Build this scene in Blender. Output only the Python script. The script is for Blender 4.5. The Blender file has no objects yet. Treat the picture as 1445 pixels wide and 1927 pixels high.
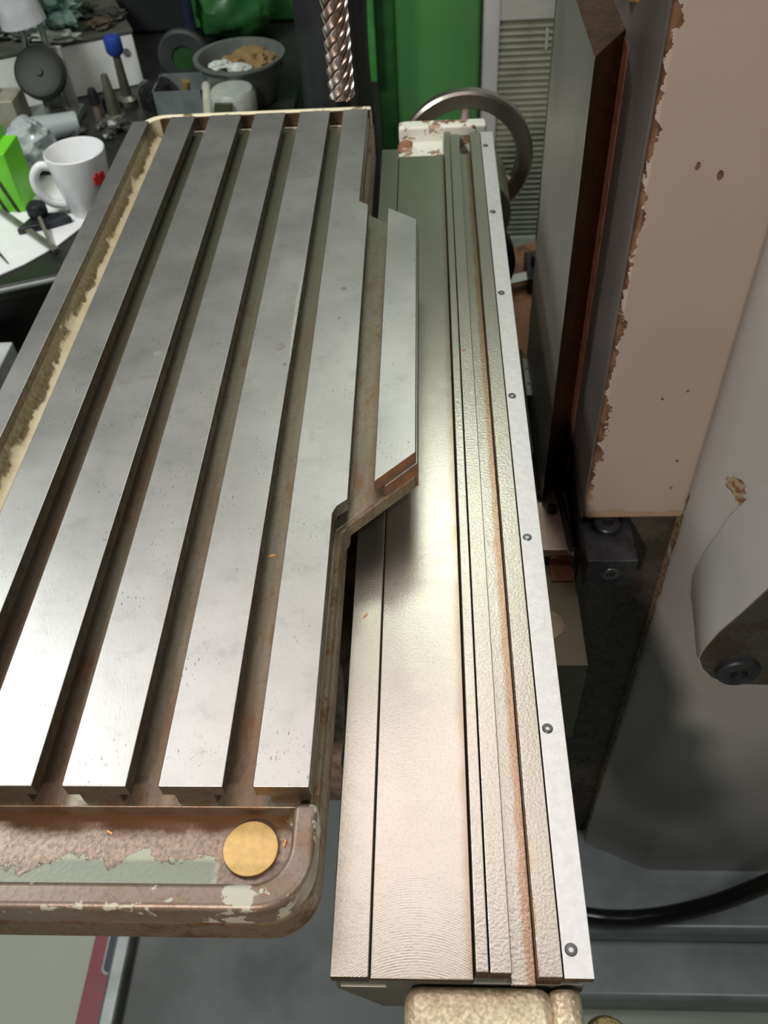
import bpy, bmesh, math, random
from mathutils import Vector, Matrix, noise
random.seed(7)
SC = bpy.context.scene
COL = SC.collection
PI = math.pi

# ------------------------------------------------------------------ camera
cam_d = bpy.data.cameras.new('camera'); cam = bpy.data.objects.new('camera', cam_d); COL.objects.link(cam)
R = ((0.99815904, 0.01479873, 0.05881776), (0.02826708, 0.74450191, -0.66702165), (-0.053661, 0.6674563, 0.74271299))
M = Matrix(R).to_4x4(); M.translation = Vector((0, 0, 0.3721))
cam.matrix_world = M
cam_d.sensor_fit = 'VERTICAL'; cam_d.sensor_height = 36.0; cam_d.lens = 1640/1927*36
cam_d.clip_start = .01; cam_d.clip_end = 50
cam_d.dof.use_dof = True; cam_d.dof.focus_distance = .50; cam_d.dof.aperture_fstop = 15
SC.camera = cam
SC.view_settings.view_transform = 'Standard'; SC.view_settings.look = 'None'
SC.view_settings.gamma = 1; SC.view_settings.use_curve_mapping = False
SC.view_settings.exposure = 0.0

# ------------------------------------------------------------------ world and lights
w = bpy.data.worlds.new('world'); SC.world = w; w.use_nodes = True
w.node_tree.nodes['Background'].inputs[0].default_value = (.62, .66, .62, 1)
w.node_tree.nodes['Background'].inputs[1].default_value = .35

def area(name, loc, target, sx, sy, power, color, rot=0):
    l = bpy.data.lights.new(name, 'AREA'); l.shape = 'RECTANGLE'; l.size = sx; l.size_y = sy
    l.energy = power; l.color = color
    o = bpy.data.objects.new(name, l); COL.objects.link(o); o.location = loc
    q = (Vector(target)-Vector(loc)).to_track_quat('-Z', 'Y'); o.rotation_euler = q.to_euler()
    return o
area('ceiling_tube_and_fill_light', (0.12, 1.60, 1.40), (0.0, .5, 0), .8, .22, 5.6, (.93, 1.0, .88))
area('ceiling_tube_and_fill_light', (.95, .05, 1.50), (.45, .35, -.9), .9, .2, 10, (.95, 1.0, .98))  # added fill that brightens the machine base, not a known fixture
area('ceiling_panel_light', (-.15, .78, 1.35), (-.12, .55, 0), 1.2, .72, 6.6, (1.0, .89, .86))
wl = bpy.data.lights.new('work_lamp', 'SPOT'); wl.energy = 62; wl.color = (1.0, .84, .74); wl.spot_size = math.radians(44); wl.spot_blend = .55; wl.shadow_soft_size = .05
wo = bpy.data.objects.new('work_lamp', wl); COL.objects.link(wo); wo.location = (-.42, -.80, .90)
wo.rotation_euler = (Vector((.19, .5, .10))-wo.location).to_track_quat('-Z', 'Y').to_euler()
area('bench_fill_light', (-.85, .60, .85), (-.62, 1.40, -.25), .3, .3, 12, (.95, 1.0, .97))  # invented fill light for the bench clutter, no known lamp there

# ------------------------------------------------------------------ helpers
def tag(o, label=None, cat=None, group=None, kind=None):
    if label: o['label'] = label
    if cat: o['category'] = cat
    if group: o['group'] = group
    if kind: o['kind'] = kind
    return o
def thing(name, loc, label, cat, group=None):
    o = bpy.data.objects.new(name, None); COL.objects.link(o); o.location = loc; o.empty_display_size = .02
    o.matrix_world = Matrix.Translation(Vector(loc))
    return tag(o, label, cat, group)
def worldloc(o):
    v = Vector((0, 0, 0))
    while o: v += o.location; o = o.parent
    return v
def obj(name, bm, mat, parent=None, base=None, bev=0, smooth=False, segs=2):
    """bm holds world coordinates (metres)"""
    if base is None: base = worldloc(parent) if parent else Vector((0, 0, 0))
    base = Vector(base)
    bmesh.ops.recalc_face_normals(bm, faces=bm.faces)
    bmesh.ops.translate(bm, verts=bm.verts, vec=-base)
    me = bpy.data.meshes.new(name); bm.to_mesh(me); bm.free()
    o = bpy.data.objects.new(name, me); COL.objects.link(o)
    if mat: me.materials.append(mat)
    if parent:
        o.parent = parent; o.location = base-worldloc(parent)
    else: o.location = base
    if smooth or bev:
        for p in me.polygons: p.use_smooth = True
    if bev:
        m = o.modifiers.new('bevel', 'BEVEL'); m.width = bev; m.segments = segs; m.limit_method = 'ANGLE'
        m.angle_limit = math.radians(35); m.harden_normals = True
    elif smooth:
        m = o.modifiers.new('edge', 'EDGE_SPLIT'); m.split_angle = math.radians(40)
    return o
def B(): return bmesh.new()
def box(bm, x0, x1, y0, y1, z0, z1):
    vs = [bm.verts.new(p) for p in ((x0,y0,z0),(x1,y0,z0),(x1,y1,z0),(x0,y1,z0),(x0,y0,z1),(x1,y0,z1),(x1,y1,z1),(x0,y1,z1))]
    for f in ((3,2,1,0),(4,5,6,7),(0,1,5,4),(1,2,6,5),(2,3,7,6),(3,0,4,7)): bm.faces.new([vs[i] for i in f])
    return bm
def obox(bm, c, ax, ay, az, hx, hy, hz):
    """box with centre c and own axes"""
    c = Vector(c); ax = Vector(ax).normalized()*hx; ay = Vector(ay).normalized()*hy; az = Vector(az).normalized()*hz
    vs = [bm.verts.new(c+ax*a+ay*b+az*d) for d in (-1, 1) for a, b in ((-1,-1),(1,-1),(1,1),(-1,1))]
    for f in ((3,2,1,0),(4,5,6,7),(0,1,5,4),(1,2,6,5),(2,3,7,6),(3,0,4,7)): bm.faces.new([vs[i] for i in f])
    return bm
def loft(bm, a, b, caps=True):
    va = [bm.verts.new(p) for p in a]; vb = [bm.verts.new(p) for p in b]; n = len(a)
    for i in range(n): bm.faces.new((va[i], va[(i+1) % n], vb[(i+1) % n], vb[i]))
    if caps: bm.faces.new(va[::-1]); bm.faces.new(vb)
    return bm
def prism_z(bm, poly, z0, z1): return loft(bm, [(x, y, z0) for x, y in poly], [(x, y, z1) for x, y in poly])
def prism_y(bm, poly, y0, y1): return loft(bm, [(x, y0, z) for x, z in poly], [(x, y1, z) for x, z in poly])
def prism_x(bm, poly, x0, x1): return loft(bm, [(x0, y, z) for y, z in poly], [(x1, y, z) for y, z in poly])
def frame(axis):
    a = Vector(axis).normalized(); u = a.orthogonal().normalized(); return a, u, a.cross(u)
def lathe(bm, c, axis, prof, n=32):
    """prof: list of (radius, height along axis)"""
    a, u, v = frame(axis); c = Vector(c); rings = []
    for r, h in prof:
        if r < 1e-6: rings.append([bm.verts.new(c+a*h)])
        else: rings.append([bm.verts.new(c+a*h+(u*math.cos(2*PI*i/n)+v*math.sin(2*PI*i/n))*r) for i in range(n)])
    for p, q in zip(rings, rings[1:]):
        for i in range(n):
            j = (i+1) % n
            if len(p) == 1 and len(q) == 1: continue
            if len(p) == 1: bm.faces.new((p[0], q[i], q[j]))
            elif len(q) == 1: bm.faces.new((p[i], p[j], q[0]))
            else: bm.faces.new((p[i], p[j], q[j], q[i]))
    return bm
def cyl(bm, a, b, r, n=24, r2=None):
    a, b = Vector(a), Vector(b); L = (b-a).length; r2 = r if r2 is None else r2
    return lathe(bm, a, b-a, [(0, 0), (r, 0), (r2, L), (0, L)], n)
def tube(bm, pts, r, n=12, closed=False):
    pts = [Vector(p) for p in pts]; rings = []; N = len(pts); prev = None
    for k, p in enumerate(pts):
        t = (pts[(k+1) % N]-pts[k-1]) if closed else (pts[min(k+1, N-1)]-pts[max(k-1, 0)])
        t.normalize()
        u = t.orthogonal().normalized() if prev is None else (prev-t*prev.dot(t)).normalized()
        prev = u; v = t.cross(u); rr = r[k] if isinstance(r, (list, tuple)) else r
        rings.append([bm.verts.new(p+(u*math.cos(2*PI*i/n)+v*math.sin(2*PI*i/n))*rr) for i in range(n)])
    for k in range(N if closed else N-1):
        p, q = rings[k], rings[(k+1) % N]
        for i in range(n): bm.faces.new((p[i], p[(i+1) % n], q[(i+1) % n], q[i]))
    if not closed: bm.faces.new(rings[0][::-1]); bm.faces.new(rings[-1])
    return bm
def smoothpath(pts, k=8):
    pts = [Vector(p) for p in pts]; P = [pts[0]]+pts+[pts[-1]]; out = []
    for i in range(1, len(P)-2):
        for s in range(k):
            t = s/k; a, b, c, d = P[i-1], P[i], P[i+1], P[i+2]
            out.append(.5*((2*b)+(-a+c)*t+(2*a-5*b+4*c-d)*t*t+(-a+3*b-3*c+d)*t**3))
    out.append(pts[-1]); return out
def blob(bm, c, rad, amp=.15, freq=3, sub=4, seed=0):
    g = bmesh.ops.create_icosphere(bm, subdivisions=sub, radius=1)
    for v in g['verts']:
        d = v.co.normalized(); s = 1+amp*(noise.noise(d*freq+Vector((seed, 0, seed*2)))*2+noise.noise(d*freq*2.7+Vector((0, seed, 0))))
        v.co = Vector((c[0]+d.x*rad[0]*s, c[1]+d.y*rad[1]*s, c[2]+d.z*rad[2]*s))
    return bm
def rounded(x0, x1, y0, y1, r, k=7):
    out = []
    for cx, cy, a0 in ((x1-r, y0+r, -PI/2), (x1-r, y1-r, 0), (x0+r, y1-r, PI/2), (x0+r, y0+r, PI)):
        for i in range(k+1):
            a = a0+PI/2*i/k; out.append((cx+r*math.cos(a), cy+r*math.sin(a)))
    return out

# ------------------------------------------------------------------ materials
class NT:
    def __init__(s, name):
        s.m = bpy.data.materials.new(name); s.m.use_nodes = True; s.t = s.m.node_tree; s.n = s.t.nodes
        s.b = s.n['Principled BSDF']; s.pos = s.n.new('ShaderNodeNewGeometry').outputs['Position']
    def l(s, a, b): s.t.links.new(a, b)
    def setin(s, sock, v):
        if hasattr(v, 'is_linked'): s.l(v, sock)
        else: sock.default_value = v
    def map(s, scale=(1, 1, 1), loc=(0, 0, 0)):
        n = s.n.new('ShaderNodeMapping'); s.l(s.pos, n.inputs[0]); n.inputs['Scale'].default_value = scale; n.inputs['Location'].default_value = loc
        return n.outputs[0]
    def noise(s, scale, detail=4, rough=.55, vec=None, dist=0):
        n = s.n.new('ShaderNodeTexNoise'); n.inputs['Scale'].default_value = scale; n.inputs['Detail'].default_value = detail
        n.inputs['Roughness'].default_value = rough; n.inputs['Distortion'].default_value = dist
        s.l(vec if vec is not None else s.pos, n.inputs['Vector']); return n.outputs[0]
    def ramp(s, v, a, b):
        n = s.n.new('ShaderNodeMapRange'); n.interpolation_type = 'SMOOTHSTEP'
        s.l(v, n.inputs[0]); n.inputs[1].default_value = a; n.inputs[2].default_value = b; return n.outputs[0]
    def lerp(s, v, a, b, lo, hi):
        n = s.n.new('ShaderNodeMapRange'); s.l(v, n.inputs[0])
        for i, x in zip((1, 2, 3, 4), (a, b, lo, hi)): n.inputs[i].default_value = x
        return n.outputs[0]
    def mix(s, f, a, b):
        n = s.n.new('ShaderNodeMix'); n.data_type = 'RGBA'; s.setin(n.inputs[0], f)
        for sock, v in ((n.inputs[6], a), (n.inputs[7], b)):
            if hasattr(v, 'is_linked'): s.l(v, sock)
            else: sock.default_value = (*v, 1)
        return n.outputs[2]
    def mth(s, op, a, b=0.0, c=0.0):
        n = s.n.new('ShaderNodeMath'); n.operation = op
        s.setin(n.inputs[0], a); s.setin(n.inputs[1], b)
        if len(n.inputs) > 2: s.setin(n.inputs[2], c)
        return n.outputs[0]
    def xyz(s):
        n = s.n.new('ShaderNodeSeparateXYZ'); s.l(s.pos, n.inputs[0]); return n.outputs
    def bump(s, h, strength=.3, dist=.001, prev=None):
        n = s.n.new('ShaderNodeBump'); n.inputs['Strength'].default_value = strength; n.inputs['Distance'].default_value = dist
        s.l(h, n.inputs['Height'])
        if prev is not None: s.l(prev, n.inputs['Normal'])
        return n.outputs[0]
    def out(s, color, rough=.5, metal=0.0, normal=None, **kw):
        if hasattr(color, 'is_linked'): s.l(color, s.b.inputs['Base Color'])
        else: s.b.inputs['Base Color'].default_value = (*color, 1)
        s.setin(s.b.inputs['Roughness'], rough); s.setin(s.b.inputs['Metallic'], metal)
        if normal is not None: s.l(normal, s.b.inputs['Normal'])
        for k, v in kw.items(): s.b.inputs[k.replace('_', ' ')].default_value = v
        return s.m
def plain(name, c, rough=.5, metal=0.0, var=.15, scale=30, bump=0.0, **kw):
    t = NT(name); n = t.noise(scale)
    c2 = tuple(x*(1-var) for x in c); c3 = tuple(min(1, x*(1+var)) for x in c)
    nb = t.bump(t.noise(scale*6), bump, .0005) if bump else None
    return t.out(t.mix(t.ramp(n, .35, .65), c2, c3), rough, metal, nb, **kw)

def mk_table_steel():
    t = NT('ground_table_steel')
    n1 = t.noise(14, 5, .6); n2 = t.noise(220, 3, .6, t.map((1, .25, 1))); n3 = t.noise(60, 4, .7)
    c = t.mix(t.ramp(n1, .35, .7), (.45, .45, .44), (.52, .515, .505))
    c = t.mix(t.mth('MULTIPLY', t.ramp(t.noise(420, 3, .7), .55, .8), .35), c, (.25, .245, .235))
    c = t.mix(t.mth('MULTIPLY', t.ramp(n3, .50, .72), .35), c, (.30, .30, .285))
    # short dark nicks and scratches
    sc = t.noise(900, 2, .5, t.map((1, .35, 1))); msk = t.mth('MULTIPLY', t.ramp(sc, .64, .70), t.ramp(t.noise(35), .48, .62))
    c = t.mix(t.mth('MULTIPLY', msk, .75), c, (.10, .09, .08))
    r = t.lerp(n1, .3, .7, .37, .41)
    nb = t.bump(n2, .10, .0003); nb = t.bump(sc, .12, .0003, nb)
    return t.out(c, r, .93, nb)
def mk_slide(name, arcs):
    t = NT(name); X, Y, Z = t.xyz()
    n1 = t.noise(8, 4, .6); n2 = t.noise(650, 3, .6)
    c = t.mix(t.ramp(n1, .35, .65), (.53, .50, .44), (.59, .56, .495))
    c = t.mix(t.mth('MULTIPLY', t.ramp(n2, .45, .75), .35), c, (.36, .32, .26))
    if arcs:
        st = t.mth('ADD', X, t.mth('MULTIPLY', t.mth('SUBTRACT', t.noise(45, 4), .5), .006))
        c = t.mix(t.mth('MULTIPLY', t.ramp(st, .0085, .0140), .6), c, (.36, .24, .16))
        dx = t.mth('SUBTRACT', X, -.012); q = t.mth('SQRT', t.mth('SUBTRACT', .0025, t.mth('MULTIPLY', dx, dx)))
        ph = t.mth('MULTIPLY', t.mth('SUBTRACT', Y, q), 2*PI/.00125)
        s1 = t.mth('SINE', ph);         nb = t.bump(t.mth('MULTIPLY', s1, t.ramp(t.noise(110, 3), .25, .75)), .13, .00010)
        nb = t.bump(n2, .22, .0003, nb); r = .30
    else:
        st = t.mth('ADD', X, t.mth('MULTIPLY', t.mth('SUBTRACT', t.noise(45, 4), .5), .005))
        a_ = t.mth('MULTIPLY', t.ramp(st, .0368, .0400), t.ramp(st, .0436, .0430))
        c = t.mix(t.mth('MULTIPLY', a_, .75), c, (.42, .25, .14))
        nb = t.bump(n2, .40, .0005); nb = t.bump(t.noise(330, 2), .09, .0005, nb); r = .29
    return t.out(c, r, .95, nb)
def mk_rusty(name, base, rust, lo=.45, hi=.62, scale=25, rough=.5, metal=.7, bump=.4):
    t = NT(name); n = t.noise(scale, 6, .65); n2 = t.noise(scale*8, 4, .6)
    c = t.mix(t.ramp(n, lo, hi), base, rust)
    c = t.mix(t.mth('MULTIPLY', t.ramp(n2, .5, .75), .5), c, tuple(x*.5 for x in rust))
    return t.out(c, t.lerp(n2, .3, .7, rough-.1, rough+.15), metal, t.bump(n2, bump, .0006))
def mk_slotfloor():
    t = NT('slot_floor_steel_reflect_tint'); X, Y, Z = t.xyz()
    n = t.noise(9, 5, .6, t.map((6, 1, 1))); far = t.ramp(Y, .40, .72); n2 = t.noise(300, 4, .6); n3 = t.noise(30, 5, .65, t.map((2.5, 1, 1)))
    c = t.mix(t.ramp(n, .35, .68), (.27, .245, .19), (.22, .15, .10))
    c = t.mix(t.mth('MULTIPLY', far, .8), c, (.25, .27, .20)); c = t.mix(t.mth('MULTIPLY', t.ramp(n3, .54, .68), t.lerp(far, 0, 1, .6, .15)), c, (.22, .085, .035))  # greenish reflection at the far end put into the colour; rust patches on top
    c = t.mix(t.mth('MULTIPLY', t.ramp(n2, .5, .75), .4), c, (.14, .10, .07))
    return t.out(c, .42, .8, t.bump(n2, .35, .0004))
def mk_peel(name, paint, under, lo, hi, scale=45, rough=.42, rust=(.22, .08, .025)):
    t = NT(name); n = t.noise(scale, 7, .62, None, .3); n2 = t.noise(scale*7, 4, .6); n3 = t.noise(scale*.7, 5, .6, t.map((1, 1, 1), (3, 5, 2)))
    e = t.ramp(n, lo, hi)
    u = t.mix(t.ramp(n3, .48, .65), under, rust)
    u = t.mix(t.mth('MULTIPLY', t.ramp(n2, .45, .7), .4), u, tuple(x*.4 for x in under))
    c = t.mix(e, paint, u)
    nb = t.bump(t.mth('MULTIPLY', e, -1), .5, .0006); nb = t.bump(n2, .25, .0005, nb)
    return t.out(c, rough, t.mth('MULTIPLY', e, .35), nb)
SPOTS = [(.1577, .1163, .0016), (.1719, .1103, .0020), (.1930, -.129, .0010), (.1938, -.1605, .0012), (.1868, -.057, .0009), (.2110, -.176, .0025), (.2128, -.205, .002)]
def mk_column_paint():
    t = NT('chipped_beige_machine_paint'); X, Y, Z = t.xyz()
    n = t.noise(95, 5, .6); nl = t.noise(16, 2, .5); n2 = t.noise(60, 3, .5)
    c = t.mix(t.ramp(t.noise(5), .3, .7), (.37, .315, .275), (.42, .36, .315))
    dx = t.mth('SUBTRACT', X, .1262)
    wdt = t.mth('ADD', t.mth('MULTIPLY', t.mth('SUBTRACT', n, .40), .022), t.mth('MULTIPLY', t.mth('SUBTRACT', nl, .45), .022))
    m1 = t.ramp(t.mth('SUBTRACT', wdt, dx), 0, .0004)
    dz = t.mth('ADD', Z, .1985)
    wz = t.mth('ADD', t.mth('MULTIPLY', t.mth('SUBTRACT', n, .40), .03), t.mth('MULTIPLY', t.mth('SUBTRACT', nl, .43), .07))
    m2 = t.ramp(t.mth('SUBTRACT', wz, dz), 0, .0004)
    chips = t.ramp(t.noise(120, 2, .4, t.map((1, 1, .6), (2, 0, 1))), .775, .785)
    for px_, pz_, pr_ in SPOTS:
        ddx = t.mth('SUBTRACT', X, px_); ddz = t.mth('MULTIPLY', t.mth('SUBTRACT', Z, pz_), .6)
        dd = t.mth('SQRT', t.mth('ADD', t.mth('MULTIPLY', ddx, ddx), t.mth('MULTIPLY', ddz, ddz)))
        dd = t.mth('SUBTRACT', t.mth('ADD', pr_-.001, t.mth('MULTIPLY', t.noise(400, 2), .002)), dd)
        chips = t.mth('MAXIMUM', chips, t.ramp(dd, 0, .0002))
    m = t.mth('MAXIMUM', t.mth('MAXIMUM', m1, m2), chips)
    lower = t.ramp(Z, -.14, -.19)
    chip = t.mix(t.ramp(n2, .4, .6), (.085, .042, .025), (.17, .095, .055))
    chip = t.mix(lower, chip, (.36, .27, .18))
    c = t.mix(m, c, chip)
    nb = t.bump(t.mth('MULTIPLY', m, -1), .8, .0008); nb = t.bump(t.noise(30, 3), .10, .002, nb)
    return t.out(c, .34, 0.0, nb)
def mk_brushed(name, col, vec, rough=.3, metal=1.0, s=.2):
    t = NT(name); n = t.noise(300, 3, .6, t.map(vec)); n1 = t.noise(12)
    c = t.mix(t.ramp(n, .3, .7), tuple(x*.85 for x in col), col); c = t.mix(t.mth('MULTIPLY', t.ramp(n1, .5, .7), .3), c, tuple(x*.6 for x in col))
    return t.out(c, rough, metal, t.bump(n, s, .0003))

TABLE = mk_table_steel()
SLIDE = mk_slide('milled_slide_steel', True)
FROST = mk_slide('frosted_guide_steel', False)
SLOT = mk_slotfloor()
SIDE = mk_rusty('dark_brown_steel', (.10, .09, .07), (.13, .08, .05), rough=.42, metal=.6)  # dark brown for flanks and ends, much darker than the machined tops
RUST = mk_rusty('rusty_cast_iron', (.20, .11, .06), (.34, .14, .05), rough=.65, metal=.15, bump=.8, scale=60)
EDGE = mk_rusty('worn_brown_casting', (.20, .155, .095), (.14, .07, .03), rough=.5, metal=.35, scale=40, bump=.6)
def mk_pan():
    t = NT('corroded_gutter_paint'); X, Y, Z = t.xyz()
    n = t.noise(70, 7, .62, None, .3); n2 = t.noise(420, 4, .6); nl = t.noise(28, 3, .5)
    e = t.mth('ADD', t.mth('SUBTRACT', Y, .1430), t.mth('ADD', t.mth('MULTIPLY', t.mth('SUBTRACT', n, .5), .030), t.mth('MULTIPLY', t.mth('SUBTRACT', nl, .5), .034)))
    e = t.mth('MAXIMUM', t.ramp(e, 0, .0006), t.ramp(X, -.104, -.100))
    far = t.ramp(Y, .3, .31); e = t.mth('MULTIPLY', e, t.mth('SUBTRACT', 1, far))
    u = t.mix(t.ramp(n2, .35, .7), (.36, .27, .21), (.20, .15, .12))
    r = t.mth('ADD', t.mth('SUBTRACT', Y, .1585), t.mth('MULTIPLY', t.mth('SUBTRACT', n, .5), .012))
    u = t.mix(t.ramp(r, -.002, .002), u, (.13, .065, .03))
    c = t.mix(e, (.37, .40, .31), u)
    nb = t.bump(e, .6, .0008); nb = t.bump(n2, .4, .0007, nb)
    return t.out(c, .40, t.mth('MULTIPLY', e, .3), nb)
def mk_channel():
    t = NT('dirty_cream_channel'); X, Y, Z = t.xyz()
    n = t.noise(55, 7, .62, None, .3); n2 = t.noise(350, 4, .6); nl = t.noise(14, 3, .5)
    d = t.mth('ADD', t.mth('SUBTRACT', -.2756, X), t.mth('ADD', t.mth('MULTIPLY', t.mth('SUBTRACT', n, .5), .012), t.mth('MULTIPLY', t.mth('SUBTRACT', nl, .5), .009)))
    e = t.ramp(d, -.0005, .0014)
    u = t.mix(t.ramp(n2, .35, .7), (.20, .17, .09), (.10, .075, .04))
    c = t.mix(e, t.mix(t.ramp(n, .4, .7), (.62, .58, .40), (.56, .46, .30)), u)
    return t.out(c, .30, 0, t.bump(n2, .3, .0005))
CHANNEL = mk_channel()
TROUGH = mk_peel('cream_trough_paint', (.66, .62, .44), (.26, .20, .12), .60, .63, 30, .3)
PAN = mk_pan()
RIM = mk_peel('worn_rim_paint', (.46, .47, .37), (.24, .19, .155), .41, .42, 60, .4, (.22, .15, .10))
BRASS = mk_brushed('scratched_brass', (.62, .42, .17), (1, 1, 1), .42, .7, .1)
ALU = plain('satin_aluminium', (.74, .74, .75), .42, .75, .04, 200, .25)
SCREW = plain('blackened_screw_steel', (.13, .14, .145), .35, .9, .2, 200)
BLACK = plain('black_rubber', (.018, .017, .016), .45, 0, .3, 60, .2)
BLACKMETAL = plain('black_oxide_steel', (.035, .037, .042), .38, .5, .3, 80, .3)
WAY = mk_brushed('scraped_way_steel', (.56, .56, .52), (1, 1, .06), .42, .95, .25)
FLANK = mk_rusty('oily_brown_way_steel', (.13, .085, .06), (.09, .055, .035), rough=.38, metal=.8, bump=.15)
REDRUST = mk_rusty('red_rust_line', (.22, .085, .045), (.13, .045, .022), rough=.75, metal=.1, bump=1.0, scale=80)
GREYSTEEL = mk_brushed('dark_grey_ground_steel', (.26, .235, .225), (1, 1, .1), .42, .75, .08)
COLP = mk_column_paint()
def mk_grey():
    t = NT('grey_machine_enamel'); X, Y, Z = t.xyz(); n = t.noise(60, 4, .6)
    c = t.mix(t.ramp(t.noise(6), .35, .65), (.32, .315, .31), (.35, .345, .34))
    m = None
    for (a, b, r) in ((.2310, -.127, .0065), (.2385, -.140, .0050), (.2340, -.135, .0035)):
        dx = t.mth('SUBTRACT', X, a); dz = t.mth('MULTIPLY', t.mth('SUBTRACT', Z, b), .7)
        d = t.mth('SQRT', t.mth('ADD', t.mth('MULTIPLY', dx, dx), t.mth('MULTIPLY', dz, dz)))
        d = t.mth('SUBTRACT', t.mth('ADD', r-.004, t.mth('MULTIPLY', t.noise(220, 3), .007)), d)
        e = t.ramp(d, 0, .0002); m = e if m is None else t.mth('MAXIMUM', m, e)
    e = t.mth('SUBTRACT', t.mth('ADD', .2112, t.mth('MULTIPLY', t.mth('SUBTRACT', n, .5), .004)), X)
    e = t.mth('MULTIPLY', t.ramp(e, 0, .0003), t.ramp(Z, -.16, -.17)); m = t.mth('MAXIMUM', m, e)
    c = t.mix(m, c, t.mix(t.ramp(t.noise(200), .4, .6), (.30, .25, .17), (.16, .08, .04)))
    return t.out(c, .26, 0, t.bump(t.mth('MULTIPLY', m, -1), .7, .0008, t.bump(t.noise(18, 2), .08, .003)))
GREYP = mk_grey()
DARKP = mk_rusty('dark_brown_casting', (.075, .062, .05), (.045, .036, .03), rough=.5, metal=.1, bump=.4)  # dark brown for the recessed lower column and the carriage core
PADM = mk_rusty('dark_machined_pad', (.085, .08, .068), (.065, .052, .036), rough=.45, metal=.5, bump=.3)
BLOCKM = mk_brushed('milled_block_steel', (.155, .125, .085), (.3, 3, 1), .50, .7, .5)
def mk_cast():
    t = NT('hammered_metallic_paint'); v = t.n.new('ShaderNodeTexVoronoi'); v.feature = 'SMOOTH_F1'; v.inputs['Scale'].default_value = 420; t.l(t.pos, v.inputs['Vector'])
    n = t.noise(25, 4); n2 = t.noise(500, 3)
    c = t.mix(t.ramp(n2, .35, .65), (.72, .62, .44), (.50, .42, .29))
    X, Y, Z = t.xyz(); d = t.mth('ADD', Y, t.mth('MULTIPLY', t.mth('SUBTRACT', t.noise(90), .5), .02))
    c = t.mix(t.mth('MULTIPLY', t.ramp(d, .092, .108), .7), c, (.20, .13, .06))
    return t.out(c, .38, .40, t.bump(n2, .35, .0005, t.bump(v.outputs['Distance'], .6, .0009)))
CASTM = mk_cast()
PINK = plain('greasy_pale_casting', (.36, .27, .21), .5, .2, .35, 70, .5)
PLATE = plain('wiper_plate_steel', (.55, .40, .33), .38, .7, .1, 60, .1)
ENAMEL = plain('base_enamel', (.27, .285, .29), .30, 0, .15, 12, .05)
TRAYM = plain('grey_tray_sheet', (.16, .17, .165), .5, 0, .25, 9, .1)

# ------------------------------------------------------------------ room
def struct(name, bm, mat): return tag(obj(name, bm, mat), kind='structure')
FLOORM = plain('pale_green_grey_floor', (.46, .48, .41), .55, 0, .06, 4, .05)
WALLM = plain('workshop_wall_paint', (.22, .24, .21), .8, 0, .06, 3)
struct('floor', box(B(), -2.6, 2.2, -2.2, 3.6, -1.03, -1.0), FLOORM)
struct('ceiling', box(B(), -2.6, 2.2, -2.2, 3.6, 1.6, 1.65), WALLM)
struct('wall_back', box(B(), -2.6, 2.2, 3.6, 3.65, -1.03, 1.65), WALLM)
struct('wall_front', box(B(), -2.6, 2.2, -2.25, -2.2, -1.03, 1.65), WALLM)
struct('wall_left', box(B(), -2.65, -2.6, -2.2, 3.6, -1.03, 1.65), WALLM)
struct('wall_right', box(B(), 2.2, 2.25, -2.2, 3.6, -1.03, 1.65), WALLM)

# ------------------------------------------------------------------ work table
T = thing('work_table', (-.17, .52, -.05), 'long grey steel milling table with T-slots, rusty slots and a cream gutter', 'machine table')
Y0, Y1 = .1685, .8695
bm = B()
prism_z(bm, rounded(-.300, -.0555, .1185, .886, .022), -.052, -.028)
obj('table_body', bm, EDGE, T, bev=.003)
bm = B()   # gutter floor lining
prism_z(bm, rounded(-.290, -.064, .129, .877, .016), -.030, -.0265)
obj('gutter_floor', bm, PAN, T, bev=.0008)
# rim of the pan: near C shape and far C shape
def arc(cx, cy, r, a0, a1, k=8): return [(cx+r*math.cos(a0+(a1-a0)*i/k), cy+r*math.sin(a0+(a1-a0)*i/k)) for i in range(k+1)]
bm = B()
o_ = arc(-.0555-.024, .1185+.024, .024, 0, -PI/2); i_ = arc(-.0665-.016, .1300+.016, .016, 0, -PI/2)
prism_z(bm, [(-.0555, .166)]+o_+[(-.300, .1185), (-.300, .1300)]+i_[::-1]+[(-.0665, .166)], -.030, -.010)
obj('near_rim', bm, RIM, T, bev=.003, segs=3)
bm = B()
o_ = arc(-.2900+.024, .886-.024, .024, PI, PI/2); i_ = arc(-.2830+.020, .8795-.020, .020, PI, PI/2)
prism_z(bm, [(-.2900, .85)]+o_+[(-.058, .886), (-.058, .8795)]+i_[::-1]+[(-.2830, .85)], -.030, -.004)
obj('far_rim', bm, TROUGH, T, bev=.002)
bm = B(); box(bm, -.272, -.060, .8765, .8797, -.0268, -.0052)
obj('gutter_wall', bm, FLANK, T)
bm = B(); box(bm, -.256, -.0620, .8715, .8742, -.0182, -.0172)
obj('painted_lip', bm, TROUGH, T)
# slot floor with the 45 degree lug
bm = B()
prism_z(bm, [(-.2580, .1665), (-.0590, .1665), (-.0585, .3362), (-.0112, .3834), (-.0112, .657), (-.0526, .698), (-.0600, .700), (-.0600, .874), (-.2580, .874)], -.0300, -.018)
obj('slot_floor', bm, SLOT, T, bev=.0006)
bm = B()   # outer side under the last rib and below the lug
prism_z(bm, [(-.0700, .158), (-.0555, .158), (-.0548, .3345), (-.0520, .3375), (-.0520, .698), (-.0560, .704), (-.0560, .876), (-.0700, .876)], -.036, -.0185)
prism_z(bm, [(-.0560, .3352), (-.0116, .3800), (-.0116, .658), (-.0540, .700)], -.0290, -.0184)
obj('side_casting', bm, EDGE, T, bev=.0035, segs=3)
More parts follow.
